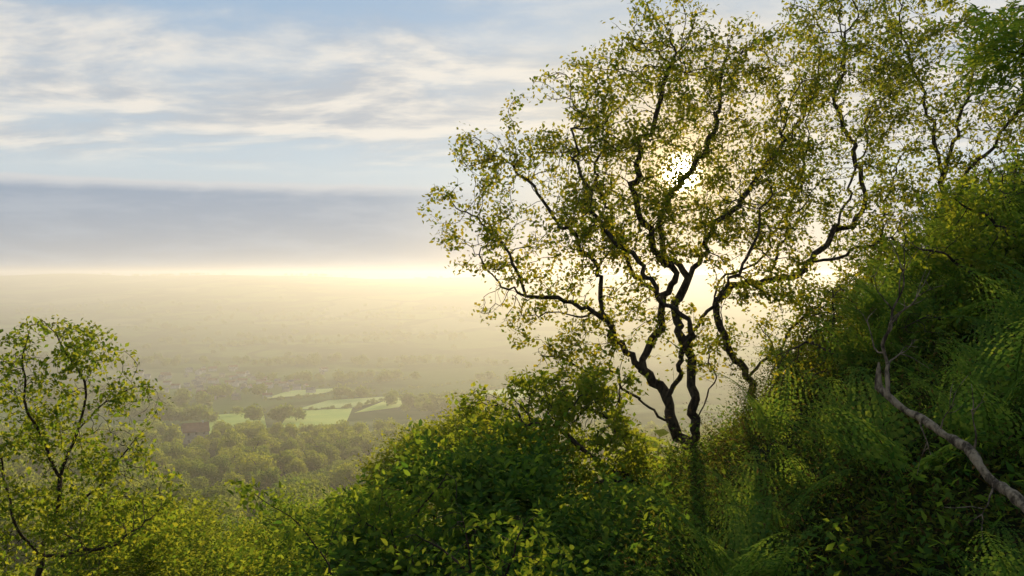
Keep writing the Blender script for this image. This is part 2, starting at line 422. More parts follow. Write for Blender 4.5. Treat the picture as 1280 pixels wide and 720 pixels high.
woody('yellow_green_tree', 'small yellow green tree with an airy crown at the left edge', 'tree',
  [S((35,760,7.5),(48,700,7.5),(66,650,7.5),(72,600,7.5),(88,545,7.5),(100,500,7.5),(92,460,7.5),(70,425,7.4),(48,402,7.4)),
   S((48,700,7.5),(20,660,7.3),(5,600,7.2),(-20,540,7.1)),
   S((72,600,7.5),(50,550,7.4),(25,500,7.3),(30,450,7.3),(40,400,7.3)),
   S((66,650,7.5),(110,620,7.6),(150,580,7.7),(175,540,7.8)),
   S((88,545,7.5),(130,500,7.6),(165,488,7.6),(190,484,7.7)),
   S((48,700,7.5),(90,690,7.2),(140,680,7),(170,660,7))],
  [(60,440,7.5,60,45,.5),(20,500,7.3,60,80,.6),(110,460,7.5,50,50,.5),(150,510,7.6,50,45,.5),(90,570,7.5,90,65,.7),(20,620,7.2,60,80,.6),(140,630,7.2,85,60,.6),(60,690,7,110,55,.6)],
  5200, .055, MT['left'], MT['barkB'], seed=21, infl=.8, kill=.072, r0=.0016, pex=2.4, rleaf=.0046, rate=3.0, llen=.048, gap=.08, freq=2.6, rmin_limb=.01, limbs=8, cf=5, sk=.05, curl=.4, cl=2.8)

woody('spreading_tree', 'low spreading yellow green tree at the foot of the twisted tree', 'tree',
  [S((838,700,11),(826,640,11),(800,605,11),(770,590,10.9),(740,562,10.8),(700,540,10.7),(660,530,10.6)),
   S((800,605,11),(760,604,10.6),(710,600,10.4),(650,590,10.2)),
   S((826,640,11),(795,570,11.3),(765,525,11.5),(725,502,11.6))],
  [(690,500,11,75,34,.8),(745,490,11.5,60,34,.8),(630,535,10.7,75,34,.8),(725,550,10.8,85,38,.9),(670,590,10.3,80,30,.8),(785,585,11,45,32,.6),(775,635,10.4,60,34,.7),(600,505,11,40,22,.4),(560,555,10.6,55,25,.5)],
  4400, .08, MT['yellow'], MT['bark'], seed=31, infl=1.0, kill=.10, r0=.003, rleaf=.009, rate=4.6, llen=.080, gap=.12, freq=2.4, cf=3.5, cl=2.4)
woody('leafy_sapling', 'loose leafy sapling standing up out of the left side of the dark shrub', 'sapling',
  [S((500,760,8),(495,680,8),(480,620,8),(470,580,8)), S((495,680,8),(530,630,8),(560,590,8)), S((495,680,8),(455,650,7.9),(430,620,7.9))],
  [(475,610,8,40,35,.35),(545,610,8,45,30,.35),(440,640,7.9,35,30,.3),(500,660,7.8,60,35,.35)],
  700, .07, MT['fresh'], MT['barkB'], seed=33, wob=.2, infl=.7, kill=.1, r0=.002, rleaf=.006, rate=2.6, llen=.08, lw=.5, T=HEX, gap=.0, freq=2.4, rmin_limb=.012, curl=.3, sk=.04)

# ------------------------------------------------------------------ bushes made of leafy sprays
def sprays(rng, O, Dr, Ls, m, llen, lw, T=DIA, droop=.25):
    n = len(O)
    t = np.linspace(.08, 1, m)[None,:,None]
    Dr = nrm(Dr)
    P = O[:,None]+Dr[:,None]*t*Ls[:,None,None]
    P[...,2] -= (t[...,0]**2)*Ls[:,None]*droop
    side = nrm(np.cross(Dr, np.array([0,0,1.])+rng.normal(0,.25,(n,3))))
    sg = np.where(np.arange(m)%2 == 0, 1., -1.)[None,:,None]
    LD = side[:,None]*sg+Dr[:,None]*.7+rng.normal(0,.3,(n,m,3))
    NN = np.broadcast_to(np.array([0,0,1.]), (n,m,3))+rng.normal(0,.5,(n,m,3))
    Ln = llen*rng.uniform(.65,1.2,(n,m))*(1-.35*t[...,0])
    return leafgeo(P.reshape(-1,3), LD.reshape(-1,3), NN.reshape(-1,3), Ln.ravel(), Ln.ravel()*lw, T)
def bush(name, label, cat, blobs, n, m, leaf, llen, slen=.3, lw=.5, group=None, T=DIA, seed=1, up=.35, nst=6, base=None, gap=.02, freq=1.5, lumpy=.6):
    rng = np.random.default_rng(seed)
    w = np.array([b[3]*b[4] for b in blobs], float); w /= w.sum()
    bi = rng.choice(len(blobs), n*3, p=w)
    C_ = np.array([at(b[0], b[1], b[2]) for b in blobs])[bi]
    R_ = np.array([(b[3]/F*b[2], b[5], b[4]/F*b[2]) for b in blobs])[bi]
    u = nrm(rng.normal(0,1,(n*3,3)))
    s = 1-.6*rng.random((n*3,1))**1.4
    sc_ = 2.3*9/np.array([b[2] for b in blobs])[bi]
    lump = np.array([noise.noise(Vector(a*k)+Vector((seed,0,0))) for a, k in zip(C_+u*R_, sc_)])
    O = C_+u*R_*s*(1+lumpy*lump[:,None])
    kp = np.array([noise.noise(Vector(q*freq*k/2)+Vector((0,seed,0))) > gap-.25 for q, k in zip(O, sc_)]); O = O[kp][:n]; u = u[kp][:n]
    Dr = u+rng.normal(0,.5,O.shape)+np.array([0,0,up])
    V, Fc = sprays(rng, O, Dr, slen*rng.uniform(.5,1.6,len(O)), m, llen, lw, T)
    b0 = blobs[0]
    c = at(b0[0], b0[1], b0[2])
    bs = np.array([c[0], c[1], gz(c[0], c[1])-.1]) if base is None else np.array(base)
    root = empty(name, bs, label, cat, group)
    for k in range(nst):
        b = blobs[k % len(blobs)]
        e = at(b[0], b[1], b[2])+rng.normal(0,.25,3)*np.array([b[3]/F*b[2], b[5], b[4]/F*b[2]])
        st = bs+rng.normal(0,.05,3)*np.array([1,1,0]); md = (st+e)/2+rng.normal(0,.12,3)*np.linalg.norm(e-st)*.5
        p = resample([st, md, e], .15*max(1, b[2]/12), .012, rng)
        hh = max(.012, .018*np.linalg.norm(e-st)**.8)
        V2, F2 = tubes([(p, np.linspace(hh, hh*.3, len(p)), 7)]); obj('stem', V2, F2, MT['bark'], root, True)
    obj('foliage', V, Fc, leaf, root)
    return root

bush('dark_green_shrub', 'dense dark green shrub in the lower middle of the view', 'shrub',
  [(560,665,9,60,42,.8),(500,670,8.8,50,34,.8),(620,632,9.3,50,32,.8),(680,675,8.6,70,40,.8),(590,725,8.3,110,40,.9),(548,610,9.5,34,20,.6),(655,592,9.8,30,18,.4),(455,705,8.8,40,34,.7)],
  2500, 7, MT['dark'], .14, .5, .56, T=HEX, seed=41, lumpy=1.3, gap=.16, up=.6)
bush('round_shrub', 'leafy green shrub at the foot of the spreading tree', 'shrub',
  [(760,685,8,60,42,.7),(830,720,7.4,70,36,.8),(720,740,7.6,70,40,.7),(810,665,8.6,45,26,.6)],
  1500, 7, MT['dark'], .12, .44, .52, T=HEX, seed=43, lumpy=1.2, gap=.12, up=.6)
bush('hawthorn_shrub', 'mid green shrub hiding the foot of the twisted tree', 'shrub',
  [(890,655,10.8,60,36,.7),(945,620,12,50,32,.7),(860,680,9.6,50,32,.6),(820,640,10.6,30,20,.4)],
  1800, 8, MT['fresh'], .085, .36, .55, seed=44, up=.5, lumpy=1.2, gap=.1)
bush('golden_shrub', 'golden green shrub low in the left foreground beside the left edge tree', 'shrub',
  [(200,715,11,70,50,1.1),(130,740,10,80,60,1.1),(270,745,11,70,40,1.1)],
  3200, 7, MT['left'], .078, .36, .55, seed=45, lumpy=1.2, gap=.12)
bush('golden_bush', 'golden green bush at the bottom between the left tree and the dark shrub', 'shrub',
  [(350,715,14,70,40,1.3),(420,730,12,60,45,1.2),(300,698,16,45,35,1.2)],
  3600, 7, MT['left'], .09, .42, .55, seed=47, lumpy=1.2, gap=.12)
bush('bushy_green_tree', 'bushy green tree rising from the slope left of the dark shrub', 'tree',
  [(395,690,22,60,34,1.8),(345,675,24,45,30,1.7),(440,665,22,40,34,1.6)],
  4400, 7, MT['fresh'], .14, .5, .55, seed=49, lumpy=1.1, gap=.1)
bush('broad_leafy_tree', 'broad leafy tree between the golden shrub and the wooded slope', 'tree',
  [(240,685,26,55,32,2.0),(180,678,27,50,35,2.0),(290,695,25,45,30,1.8)],
  4400, 7, MT['wood'], .16, .5, .55, seed=51, lumpy=1.1, gap=.1)
bush('shaded_green_tree', 'green tree crown rising behind the dark shrub', 'tree',
  [(560,570,20,50,24,1.6),(505,600,19,46,28,1.6),(620,560,21,45,22,1.6),(590,540,21,30,16,1.2)],
  3600, 8, MT['wood'], .14, .5, .55, seed=53, lumpy=1.1, gap=.1)

# saplings close to the camera
woody('fresh_green_sapling', 'bright green leafy sapling at the bottom centre', 'sapling',
  [S((600,860,4.6),(598,780,4.6),(590,720,4.6),(580,670,4.6),(575,635,4.6)), S((598,780,4.6),(630,720,4.5),(650,670,4.5),(665,645,4.5)), S((590,720,4.6),(550,690,4.7),(520,670,4.7))],
  [(578,660,4.6,40,40,.2),(635,675,4.5,60,40,.25),(530,690,4.7,50,30,.2),(600,720,4.5,110,35,.3),(690,700,4.5,40,25,.2)],
  420, .05, MT['fresh'], MT['barkB'], seed=61, wob=.2, infl=.5, kill=.07, r0=.0018, rleaf=.005, rate=2.4, llen=.055, lw=.46, T=HEX, gap=-.5, rmin_limb=.01, lscat=.4, curl=.2, sk=.02)
woody('thin_sapling', 'thin yellow green sapling with a long arching shoot left of the bottom centre', 'sapling',
  [S((440,860,5),(425,770,5),(405,700,5),(370,655,5),(330,625,5),(290,602,5)), S((405,700,5),(420,660,5),(425,630,5)), S((370,655,5),(340,690,5),(300,705,5))],
  [(380,660,5,45,30,.2),(320,622,5,48,20,.18),(425,655,5,25,40,.18),(420,720,5,50,25,.2),(320,700,5,45,18,.15)],
  330, .05, MT['fresh'], MT['barkB'], seed=63, wob=.2, infl=.5, kill=.065, r0=.0010, pex=2.5, rleaf=.006, rate=1.5, llen=.05, lw=.5, T=HEX, gap=-.5, rmin_limb=.01, lscat=.35, curl=.2, sk=.02)

# rowan reaching in from the right
root = woody('rowan_tree', 'rowan branch with bright green feathery leaves in the top right corner', 'tree',
  [S((1440,760,4.4),(1445,500,4.4),(1420,300,4.4),(1400,150,4.4),(1350,90,4.4),(1300,75,4.4),(1250,60,4.4),(1225,65,4.4)), S((1400,150,4.4),(1340,30,4.4),(1280,10,4.4),(1240,20,4.4))],
  [(1260,55,4.4,35,35,.25),(1310,80,4.4,50,50,.3)],
  60, .08, MT['fresh'], MT['barkB'], seed=71, wob=.15, infl=.5, kill=.14, r0=.0025, rate=0, gap=-.5, rmin_limb=.01, curl=.1, sk=.02)
rng = np.random.default_rng(72)
O = sample_blobs(rng, [(1258,42,4.4,46,32,.28),(1250,78,4.4,38,18,.22),(1310,60,4.4,50,60,.3)], 130, -2)
Dr = rng.normal(0,.6,(130,3))+np.array([-.5,0,-.15])
V, Fc = sprays(rng, O, Dr, .22*rng.uniform(.8,1.2,130), 14, .075, .30, DIA, .2)
obj('foliage', V, Fc, MT['fresh'], root)

# ------------------------------------------------------------------ dead branch
DB = [at(1350,735,3.3), at(1315,668,3.5), at(1280,635,3.7), at(1238,598,3.9), at(1212,560,4.05), at(1185,546,4.15), at(1150,520,4.3), at(1128,508,4.4), at(1096,486,4.5), at(1099,456,4.5)]
def polyline(pts, step):
    out = []
    for a, b in zip(pts[:-1], pts[1:]):
        m = max(2, int(np.linalg.norm(b-a)/step)); out += [a+(b-a)*t for t in np.linspace(0,1,m,endpoint=False)]
    return np.array(out+[pts[-1]])
def dead_branch():
    rng = np.random.default_rng(5)
    root = empty('dead_branch', DB[0], 'pale bare broken branch leaning out of the dark slope at the right', 'dead branch')
    p = polyline(DB, .035)
    p = p+np.array([nvec(q, 5.)*.022+nvec(q, 14.)*.014 for q in p])
    t = np.linspace(0,1,len(p)); r = .029*(1-.36*t)*(1+.12*np.sin(t*37)+.14*rng.normal(0,1,len(p))); r[-4:] = [.022,.017,.012,.004]
    V, Fc = tubes([(p, r, 12)]); obj('trunk', V, Fc, MT['pale'], root, True)
    q = resample([p[-6], at(1110,452,4.5), at(1104,432,4.5), at(1113,410,4.5), at(1119,385,4.5), at(1131,355,4.5), at(1124,330,4.5)], .03, .008, rng)
    V, Fc = tubes([(q, np.linspace(.014,.003,len(q))*(1+.12*rng.normal(0,1,len(q))), 8)]); obj('limb', V, Fc, MT['pale'], root, True)
    def twig(start, end, r0):
        m1 = start*.6+end*.4+rng.normal(0,.02,3); x = resample([start, m1, end], .03, .006, rng)
        ch = [(x, np.linspace(r0, .0012, len(x)), 5)]
        for _ in range(3):
            k = rng.integers(len(x)//2, len(x)); d = rng.normal(0,.06,3)+nrm(end-start)*.08
            y = resample([x[k], x[k]+d*.5+rng.normal(0,.01,3), x[k]+d], .025, .003, rng); ch.append((y, np.linspace(r0*.5,.001,len(y)), 4))
        V, Fc = tubes(ch); obj('twig', V, Fc, MT['pale'], root, True)
    for f, e, r0 in ((.25,(1145,425),.006),(.38,(1085,398),.0055),(.5,(1160,372),.0055),(.6,(1165,335),.005),(.7,(1095,340),.0045),(.8,(1150,310),.004),(.95,(1110,295),.004),(.97,(1135,292),.004)):
        s = q[int(f*(len(q)-1))]; twig(s, at(*e, 4.5+rng.normal(0,.08)), r0)
    for f, e, r0 in ((.55,(1215,515),.007),(.78,(1165,570),.006),(.42,(1228,645),.006),(.66,(1195,505),.005)):
        s = p[int(f*(len(p)-1))]; twig(s, at(*e, s[1]+rng.normal(0,.08)), r0)
dead_branch()

# ------------------------------------------------------------------ ferns
def frond_mesh(L, seed, mat):
    rng = np.random.default_rng(seed)
    def curve(t): return np.stack([L*.9*t, .05*L*np.sin(t*3+seed), L*(.95*t-.62*t*t)], -1)
    Ps, Ds, Ns, Ls = [], [], [], []
    for t in np.linspace(.2, .98, 17):
        p = curve(t); tan = nrm(curve(t+.01)-p); side = np.array([0,1.,0]); nn = nrm(np.cross(tan, side))
        if nn[2] < 0: nn = -nn
        pl = L*.36*(1-t)**.75*min(1, (t-.1)/.2)
        for sg in (-1, 1):
            d = nrm(side*sg+tan*.35+nn*(-.12+rng.normal(0,.08)))
            k = max(4, int(pl/.032)); s2 = nrm(np.cross(nn, d))
            for u in np.linspace(.06, 1, k):
                q = p+d*pl*u-nn*pl*.18*u*u
                ll = max(.014, pl*.25*(1-u)**.6)
                for s in (-1, 1):
                    Ps.append(q); Ds.append(s2*s+d*.5); Ns.append(nn+rng.normal(0,.12,3)); Ls.append(ll)
    V, Fc = leafgeo(np.array(Ps), np.array(Ds), np.array(Ns), np.array(Ls), np.array(Ls)*.75)
    c = curve(np.linspace(0,1,16)); V2, F2 = tubes([(c, np.linspace(.005,.0012,16)*L/.8, 4)])
    return mesh_data('frond', np.vstack([V, V2]), np.vstack([Fc, F2+len(V)]), mat)
FR = [frond_mesh(.8, s, MT['fern']) for s in (1,2,3)]+[frond_mesh(.8, 4, MT['fresh'])]
frng = np.random.default_rng(77)
def fern(x, y, size, label, group=None, nf=7, fresh=False, lift=0.):
    root = empty('bracken_fern', (x, y, gz(x, y)+lift), label, 'fern', group)
    st = frng.uniform(0, 6.28)
    for k in range(nf):
        o = bpy.data.objects.new('frond', FR[3] if fresh else FR[frng.integers(0,3)]); COL.objects.link(o); o.parent = root
        o.rotation_euler = (frng.normal(0,.15), frng.uniform(-.75,-.1), st+k*6.283/nf+frng.normal(0,.25))
        s = size*frng.uniform(.75,1.2); o.scale = (s,s,s)
def fpx(px, Y): return (px-640)/F*Y
for px, Y, s, lab in (
  (1285,3.4,.7,'green bracken fern below the dead branch at the right edge'),
  (1225,5.2,1.2,'green bracken fern just above the dead branch near the right edge'),
  (925,4.8,1.05,'bracken fern at the bottom right of centre in front of the dark slope'),
  (865,4.6,.85,'bracken fern beside the leafy shrub at the bottom centre right'),
  (1135,3.4,.55,'small bracken fern in the shade at the bottom right'),
  (1010,11.5,1.2,'bracken fern at the crest right of the twisted tree trunk')):
    fern(fpx(px,Y), Y, s, lab)
for k in range(24):
    px = frng.uniform(1080,1340); Y = frng.uniform(8.0,12.5)
    fern(fpx(px,Y), Y, frng.uniform(1.0,1.5), 'bright backlit bracken fern in the bank of ferns under the slender tree', 'backlit ferns on the upper right slope', fresh=(k%2==0))
for k in range(18):
    px = frng.uniform(900,1320); Y = frng.uniform(4.8,8.5)
    fern(fpx(px,Y), Y, frng.uniform(.9,1.3), 'dim green bracken fern growing among the dark undergrowth of the slope', 'shaded ferns on the dark slope', nf=5)
bush('feathery_shrub', 'bright feathery green shrub on the crest at the right edge', 'shrub',
  [(1235,330,10,50,38,.8),(1275,275,9.6,40,38,.8),(1160,385,10.6,45,25,.7),(1195,350,10.4,40,30,.7),(1250,390,9.6,45,35,.8)],
  2000, 9, MT['fresh'], .075, .42, .4, seed=83, up=.8, lumpy=1.2, gap=.14)
bush('heather_bush', 'dark wispy bush on the crest beside the crooked tree trunk', 'shrub',
  [(1040,485,11,65,42,.8),(990,535,11.4,50,36,.8),(1100,445,10.8,55,38,.8),(1060,540,10,60,40,.7),(965,590,11.6,36,28,.6)],
  3600, 10, MT['gorse'], .066, .5, .30, seed=85, up=1.2, lumpy=1.2, gap=.1)
bush('gorse_bush', 'dark green bush behind the dead branch on the right slope', 'shrub',
  [(1170,450,8.6,60,45,.7),(1240,430,8.2,55,50,.7),(1120,520,8.4,50,40,.6)],
  2400, 9, MT['dark'], .07, .46, .34, seed=87, up=1.2, lumpy=1.2, gap=.12)
woody('young_birch', 'young bright green tree at the right edge above the fern bank', 'tree',
  [S((1320,560,9),(1310,470,9),(1295,380,9),(1285,300,9),(1270,230,9),(1275,190,9)),
   S((1310,470,9),(1270,400,9.1),(1235,350,9.2),(1215,310,9.2)),
   S((1295,380,9),(1250,310,8.9),(1225,270,8.9))],
  [(1275,235,9,45,40,.5),(1240,290,9,45,40,.5),(1285,320,9,45,50,.6),(1235,370,9.1,50,40,.5),(1290,410,8.9,40,45,.5)],
  1000, .08, MT['fresh'], MT['barkB'], seed=89, infl=.8, kill=.12, r0=.0028, rleaf=.008, rate=3.6, llen=.07, gap=.12, freq=2.2, cf=3, sk=.05)

# undergrowth over the slope
def undergrowth(name, label, n, m, mat, hgt, llen, lw, seed, x0, x1, y0, y1, up=1.6, thr=-.4, yp=.75):
    rng = np.random.default_rng(seed)
    y = y0+(y1-y0)*rng.random(n)**yp
    x = rng.uniform(x0, x1, n)*(.35+.65*(y/y1)) if x0 >= 0 else rng.uniform(x0, x1, n)
    d = np.array([noise.noise(Vector((a*.6, b*.6, seed))) for a, b in zip(x, y)])
    # plants are short where they would lean over the dead branch
    px = 640+x/y*F
    yb = np.interp(px, [1090, 1118, 1195, 1280, 1350], [4.5, 4.4, 4.1, 3.7, 3.3])
    low = (px > 1070) & (y < yb+.1) & (y > 1.8)
    k = (d > thr) & ~(low & (rng.random(n) < .35))
    x, y, d, low = x[k], y[k], d[k], low[k]
    O = np.stack([x, y, ground(x, y)-.03], -1)
    Dr = rng.normal(0,.65,(len(x),3)); Dr[:,2] = up
    sc = np.interp(y, [2.5, 6], [.5, 1])*np.where(low, .45, 1.)
    V, Fc = sprays(rng, O, Dr, sc*hgt*np.clip(.75+1.3*d, .25, 1.7)*rng.uniform(.5,1.4,len(x)), m, llen, lw, DIA, .15)
    tag(obj(name, V, Fc, mat), label, 'undergrowth', kind='stuff')
undergrowth('undergrowth', 'dark green gorse and heather scrub covering the right slope', 13000, 9, MT['gorse'], .75, .075, .34, 91, 0.3, 10.5, 2.4, 15, yp=1.0)
undergrowth('dry_undergrowth', 'rust brown dry stems among the dark scrub of the slope', 4200, 8, MT['rust'], .75, .06, .26, 93, 0.6, 9.5, 2.6, 13, thr=-.1, yp=1.)
undergrowth('green_undergrowth', 'fresh green low plants scattered over the right slope', 4200, 7, MT['dark'], .6, .11, .46, 97, 0.6, 10.5, 2.6, 14, thr=-.08, yp=1.)
undergrowth('low_plants', 'low green plants covering the ground beneath the shrubs', 6500, 8, MT['dark'], .5, .08, .45, 95, -9, 3.0, 2.5, 18)

# ------------------------------------------------------------------ woodland on the slope below
def crown_geo(rng, n, rx, rz, leaf, nl=11):
    lobes = [(nrm(rng.normal(0,1,3))*np.array([rx,rx,rz*.8])*rng.uniform(.4,.68), rng.uniform(.28,.46)*rx) for _ in range(nl)]
    lobes = [(c*np.array([1,1,1 if c[2]>0 else .5]), r) for c, r in lobes]+[(np.zeros(3), rx*.5)]
    k = rng.integers(0, len(lobes), n)
    C_ = np.array([lobes[i][0] for i in k]); R_ = np.array([lobes[i][1] for i in k])[:,None]
    u = nrm(rng.normal(0,1,(n,3))); P = C_+u*R_*(1-.3*rng.random((n,1))**2)+rng.normal(0,.12,(n,3))
    P[:,2] += rz*1.15
    Ln = leaf*rng.uniform(.6,1.4,n)
    tg = nrm(np.cross(u, rng.normal(0,1,(n,3))))
    return leafgeo(P, tg+rng.normal(0,.4,(n,3)), u+rng.normal(0,.65,(n,3)), Ln, Ln*.7)
def trunk_geo(rng, h, r):
    p = resample([(0,0,-1),(rng.normal(0,.2),rng.normal(0,.2),h*.5),(rng.normal(0,.4),rng.normal(0,.4),h)], 1., .05, rng)
    br = [(p, np.linspace(r, r*.35, len(p)), 7)]
    for _ in range(5):
        s = p[rng.integers(len(p)//2, len(p)-1)]; e = s+nrm(rng.normal(0,1,3)+np.array([0,0,.8]))*h*.4
        b = resample([s, (s+e)/2+rng.normal(0,.2,3), e], .8, .05, rng); br.append((b, np.linspace(r*.4, r*.1, len(b)), 5))
    return tubes(br)
VAR = []
for s in range(7):
    rng = np.random.default_rng(200+s)
    rx = rng.uniform(3.8,5.2); rz = rng.uniform(3.8,5.2)
    V, Fc = crown_geo(rng, 3200, rx, rz, .48)
    V2, F2 = trunk_geo(rng, rz*1.6, .28)
    VAR.append((mesh_data('crown', V, Fc, MT['wood'] if s%3 else MT['wood2']), mesh_data('trunk', V2, F2, MT['bark'], True)))
spots = []
wr = np.random.default_rng(301)
y = 42.
while y < 440:
    sp = np.interp(y, [40,150,440], [8.5,10.5,13.5])
    for px_x in np.arange(-.62*y, .30*y, sp):
        x = px_x+wr.normal(0, sp*.3); yy = y+wr.normal(0, sp*.3)
        px = 640+x/yy*F
        spots.append((x, yy, px))
    y += sp*.9
HY = 425.; HX = (243-640)/F*HY
def clear(x, y):
    return abs(x/y-HX/HY) < .016 and 350 < y < HY+8
spots = [s for s in spots if not clear(s[0], s[1])]
inview = sorted([s for s in spots if 120 < s[2] < 720], key=lambda s: s[1])
near = inview[:298]; rest = [s for s in spots if s not in near]
for x, yy, px in near:
    cm, tm = VAR[wr.integers(0, len(VAR))]
    r = empty('woodland_tree', (x, yy, gz(x, yy)), 'rounded green tree among the woodland covering the slope below', 'tree', 'woodland trees filling the slope below', rz=wr.uniform(0,6.28))
    s = wr.uniform(.7,1.4); r.scale = (s, s, s*wr.uniform(.85,1.15))
    for nm, me in (('crown', cm), ('trunk', tm)):
        o = bpy.data.objects.new(nm, me); COL.objects.link(o); o.parent = r
def mass(name, pts, label, cat, n, rx, rz, leaf, mat, smin=.7, smax=1.15, seed=1, nl=9):
    rng = np.random.default_rng(seed)
    base = [crown_geo(rng, n, rx, rz, leaf, nl) for _ in range(4)]
    Vs = []
    for x, y in pts:
        V, Fc = base[rng.integers(0,4)]; a = rng.uniform(0,6.28); s = rng.uniform(smin,smax)
        c, sn = math.cos(a), math.sin(a)
        R = np.array([[c,-sn,0],[sn,c,0],[0,0,1]])
        Vs.append(V@R.T*s+np.array([x, y, gz(x, y)-.3]))
    V = np.concatenate(Vs); tag(obj(name, V, np.arange(len(V)).reshape(-1,4), mat), label, cat, kind='stuff')
mass('far_woodland', [(s[0], s[1]) for s in rest], 'continuous woodland canopy farther down the slope', 'woodland', 1200, 5.4, 5.0, .85, MT['wood'], .7, 1.3, seed=2)
hp = []
def hedge(a, b, n, j=2.):
    A, B = hit(*a), hit(*b)
    for t in np.linspace(0,1,n):
        q = A*(1-t)+B*t; hp.append((q[0]+wr.normal(0,j), q[1]+wr.normal(0,j*2)))
for a, b, n in (((266,520),(330,515),14),((366,515),(440,511),16),((432,512),(500,497),18),((412,501),(490,495),18),
                ((512,500),(600,492),26),((570,509),(655,501),16),((600,489),(655,481),14),((330,502),(470,490),26),((360,488),(520,473),30),((200,515),(262,508),20),((480,491),(640,472),26),((120,505),(260,500),30)):
    hedge(a, b, n)
cp = []
for px, py, n, sp in ((338,529,10,7),(236,530,12,9),(440,499,6,7),(530,509,20,14),(560,518,16,12),(300,497,16,16),(150,520,36,22),(90,500,36,30),(450,478,20,24),(400,478,16,22),(610,514,10,8),(215,508,18,14),(540,455,30,40),(640,478,8,16),(380,455,40,40),(200,455,40,40),(60,450,40,45),(290,430,50,70),(480,425,50,80),(160,415,50,90),(380,400,60,120),(100,390,60,140),(560,395,60,140)):
    c = hit(px, py)
    for _ in range(n): cp.append((c[0]+wr.normal(0,sp*1.4), c[1]+wr.normal(0,sp*.8)))
mass('hedgerows', hp, 'dark hedgerows edging the valley fields', 'hedge', 120, 2.0, 1.5, 1.0, MT['wood2'], .6, 1.2, 3)
mass('valley_copses', cp, 'hazy groups of trees scattered across the valley', 'woodland', 260, 5.5, 4.6, 1.6, MT['wood2'], .7, 1.4, 4)
rp = []
for c0, wd, n in ((-1450,110,40),(-820,60,22),(-350,40,16),(100,90,30)):
    for _ in range(n):
        x = c0+wr.normal(0,wd); rp.append((x, 3590+wr.normal(0,15)))
mass('ridge_trees', rp, 'faint tree clumps along the far skyline', 'woodland', 140, 8, 4, 3., MT['wood2'], .6, 1.1, 5)

# ------------------------------------------------------------------ houses
wall_m = [plain('pale_render', (.34,.32,.28), (.46,.44,.39), .5), plain('stone_wall', (.24,.21,.16), (.34,.30,.23), .5)]
roof_m = [plain('slate_roof', (.09,.09,.10), (.15,.15,.16), .8), plain('tile_roof', (.16,.08,.05), (.24,.12,.07), .8)]
glass_m = plain('dark_glass', (.02,.025,.03), (.04,.045,.05), 1., .2)
def boxg(x0,x1,y0,y1,z0,z1):
    V = np.array([(x,y,z) for z in (z0,z1) for x,y in ((x0,y0),(x1,y0),(x1,y1),(x0,y1))], float)
    return V, np.array([(0,3,2,1),(4,5,6,7),(0,1,5,4),(1,2,6,5),(2,3,7,6),(3,0,4,7)])
def cat_(parts):
    V, Fc, o = [], [], 0
    for v, f in parts: V.append(v); Fc.append(f+o); o += len(v)
    return np.concatenate(V), np.concatenate(Fc)
def house(L, W, H, R, wm, rm):
    wv = [(-L,-W,-1),(L,-W,-1),(L,W,-1),(-L,W,-1),(-L,-W,H),(L,-W,H),(L,W,H),(-L,W,H),(-L,0,H+R),(L,0,H+R)]
    me_w = bpy.data.meshes.new('wall'); me_w.from_pydata(wv, [], [(0,1,5,4),(2,3,7,6),(1,2,6,5),(3,0,4,7),(5,6,9),(7,4,8)]); me_w.materials.append(wm)
    e = .4; t = .18
    parts = []
    for s in (-1, 1):
        q = np.array([(-L-e, s*(W+e), H-e*R/W), (L+e, s*(W+e), H-e*R/W), (L+e, 0, H+R), (-L-e, 0, H+R)])
        q2 = q+np.array([0,0,t])
        parts.append((np.vstack([q,q2])+np.array([0,0,.02]), np.array([(0,1,2,3),(7,6,5,4),(0,1,5,4),(1,2,6,5),(2,3,7,6),(3,0,4,7)])))
    rv, rf = cat_(parts); me_r = mesh_data('roof', rv, rf, rm)
    cv, cf = boxg(L*.6-.45, L*.6+.45, -.4, .4, H+R*.6, H+R+1.1); me_c = mesh_data('chimney', cv, cf, wall_m[1])
    gs = []
    for zc in (1.4, H-1.1):
        for xc in (-L*.6, 0, L*.6): gs.append(mesh_data('window', *boxg(xc-.5, xc+.5, -W-.04, -W+.03, zc-.6, zc+.6), glass_m))
    return me_w, me_r, me_c, gs
def place_house(x, y, rz, kit, name, label, group=None, s=1.):
    w, r_, c, gs = kit
    root = empty(name, (x, y, gz(x, y)+.2), label, 'house', group, rz); root.scale = (s,s,s)
    o = bpy.data.objects.new('wall', w); COL.objects.link(o); o.parent = root
    rf = bpy.data.objects.new('roof', r_); COL.objects.link(rf); rf.parent = root
    ch = bpy.data.objects.new('chimney', c); COL.objects.link(ch); ch.parent = rf
    for g in gs:
        k = bpy.data.objects.new('window', g); COL.objects.link(k); k.parent = root
    return root
K = [house(5,3.4,4.8,2.4,wall_m[0],roof_m[0]), house(7,3.6,4.8,2.6,wall_m[0],roof_m[1]), house(4,3.2,4.6,2.4,wall_m[1],roof_m[0])]
Kn = [(a,b,c,[]) for a,b,c,g in K]
hr = np.random.default_rng(401); taken = []
tries = 0
while len(taken) < 75 and tries < 3000:
    tries += 1
    px = hr.normal(285,48) if hr.random() < .75 else hr.uniform(120,420)
    py = hr.normal(482,11)
    if not 458 < py < 502 or not 90 < px < 430: continue
    h = hit(px, py)
    if any((h[0]-a)**2+(h[1]-b)**2 < 200 for a, b in taken): continue
    taken.append((h[0], h[1]))
    place_house(h[0], h[1], hr.choice([0,.3,1.5,.8])+hr.normal(0,.1), Kn[hr.integers(0,3)], 'village_house', 'tiny pale house in the hazy village on the valley floor', 'village houses in the misty valley', hr.uniform(.5,.75))
place_house(HX, HY, .5, house(6,3.6,6,3.6,wall_m[1],roof_m[1]), 'farmhouse', 'brown roofed farmhouse among the trees at the near edge of the valley fields')

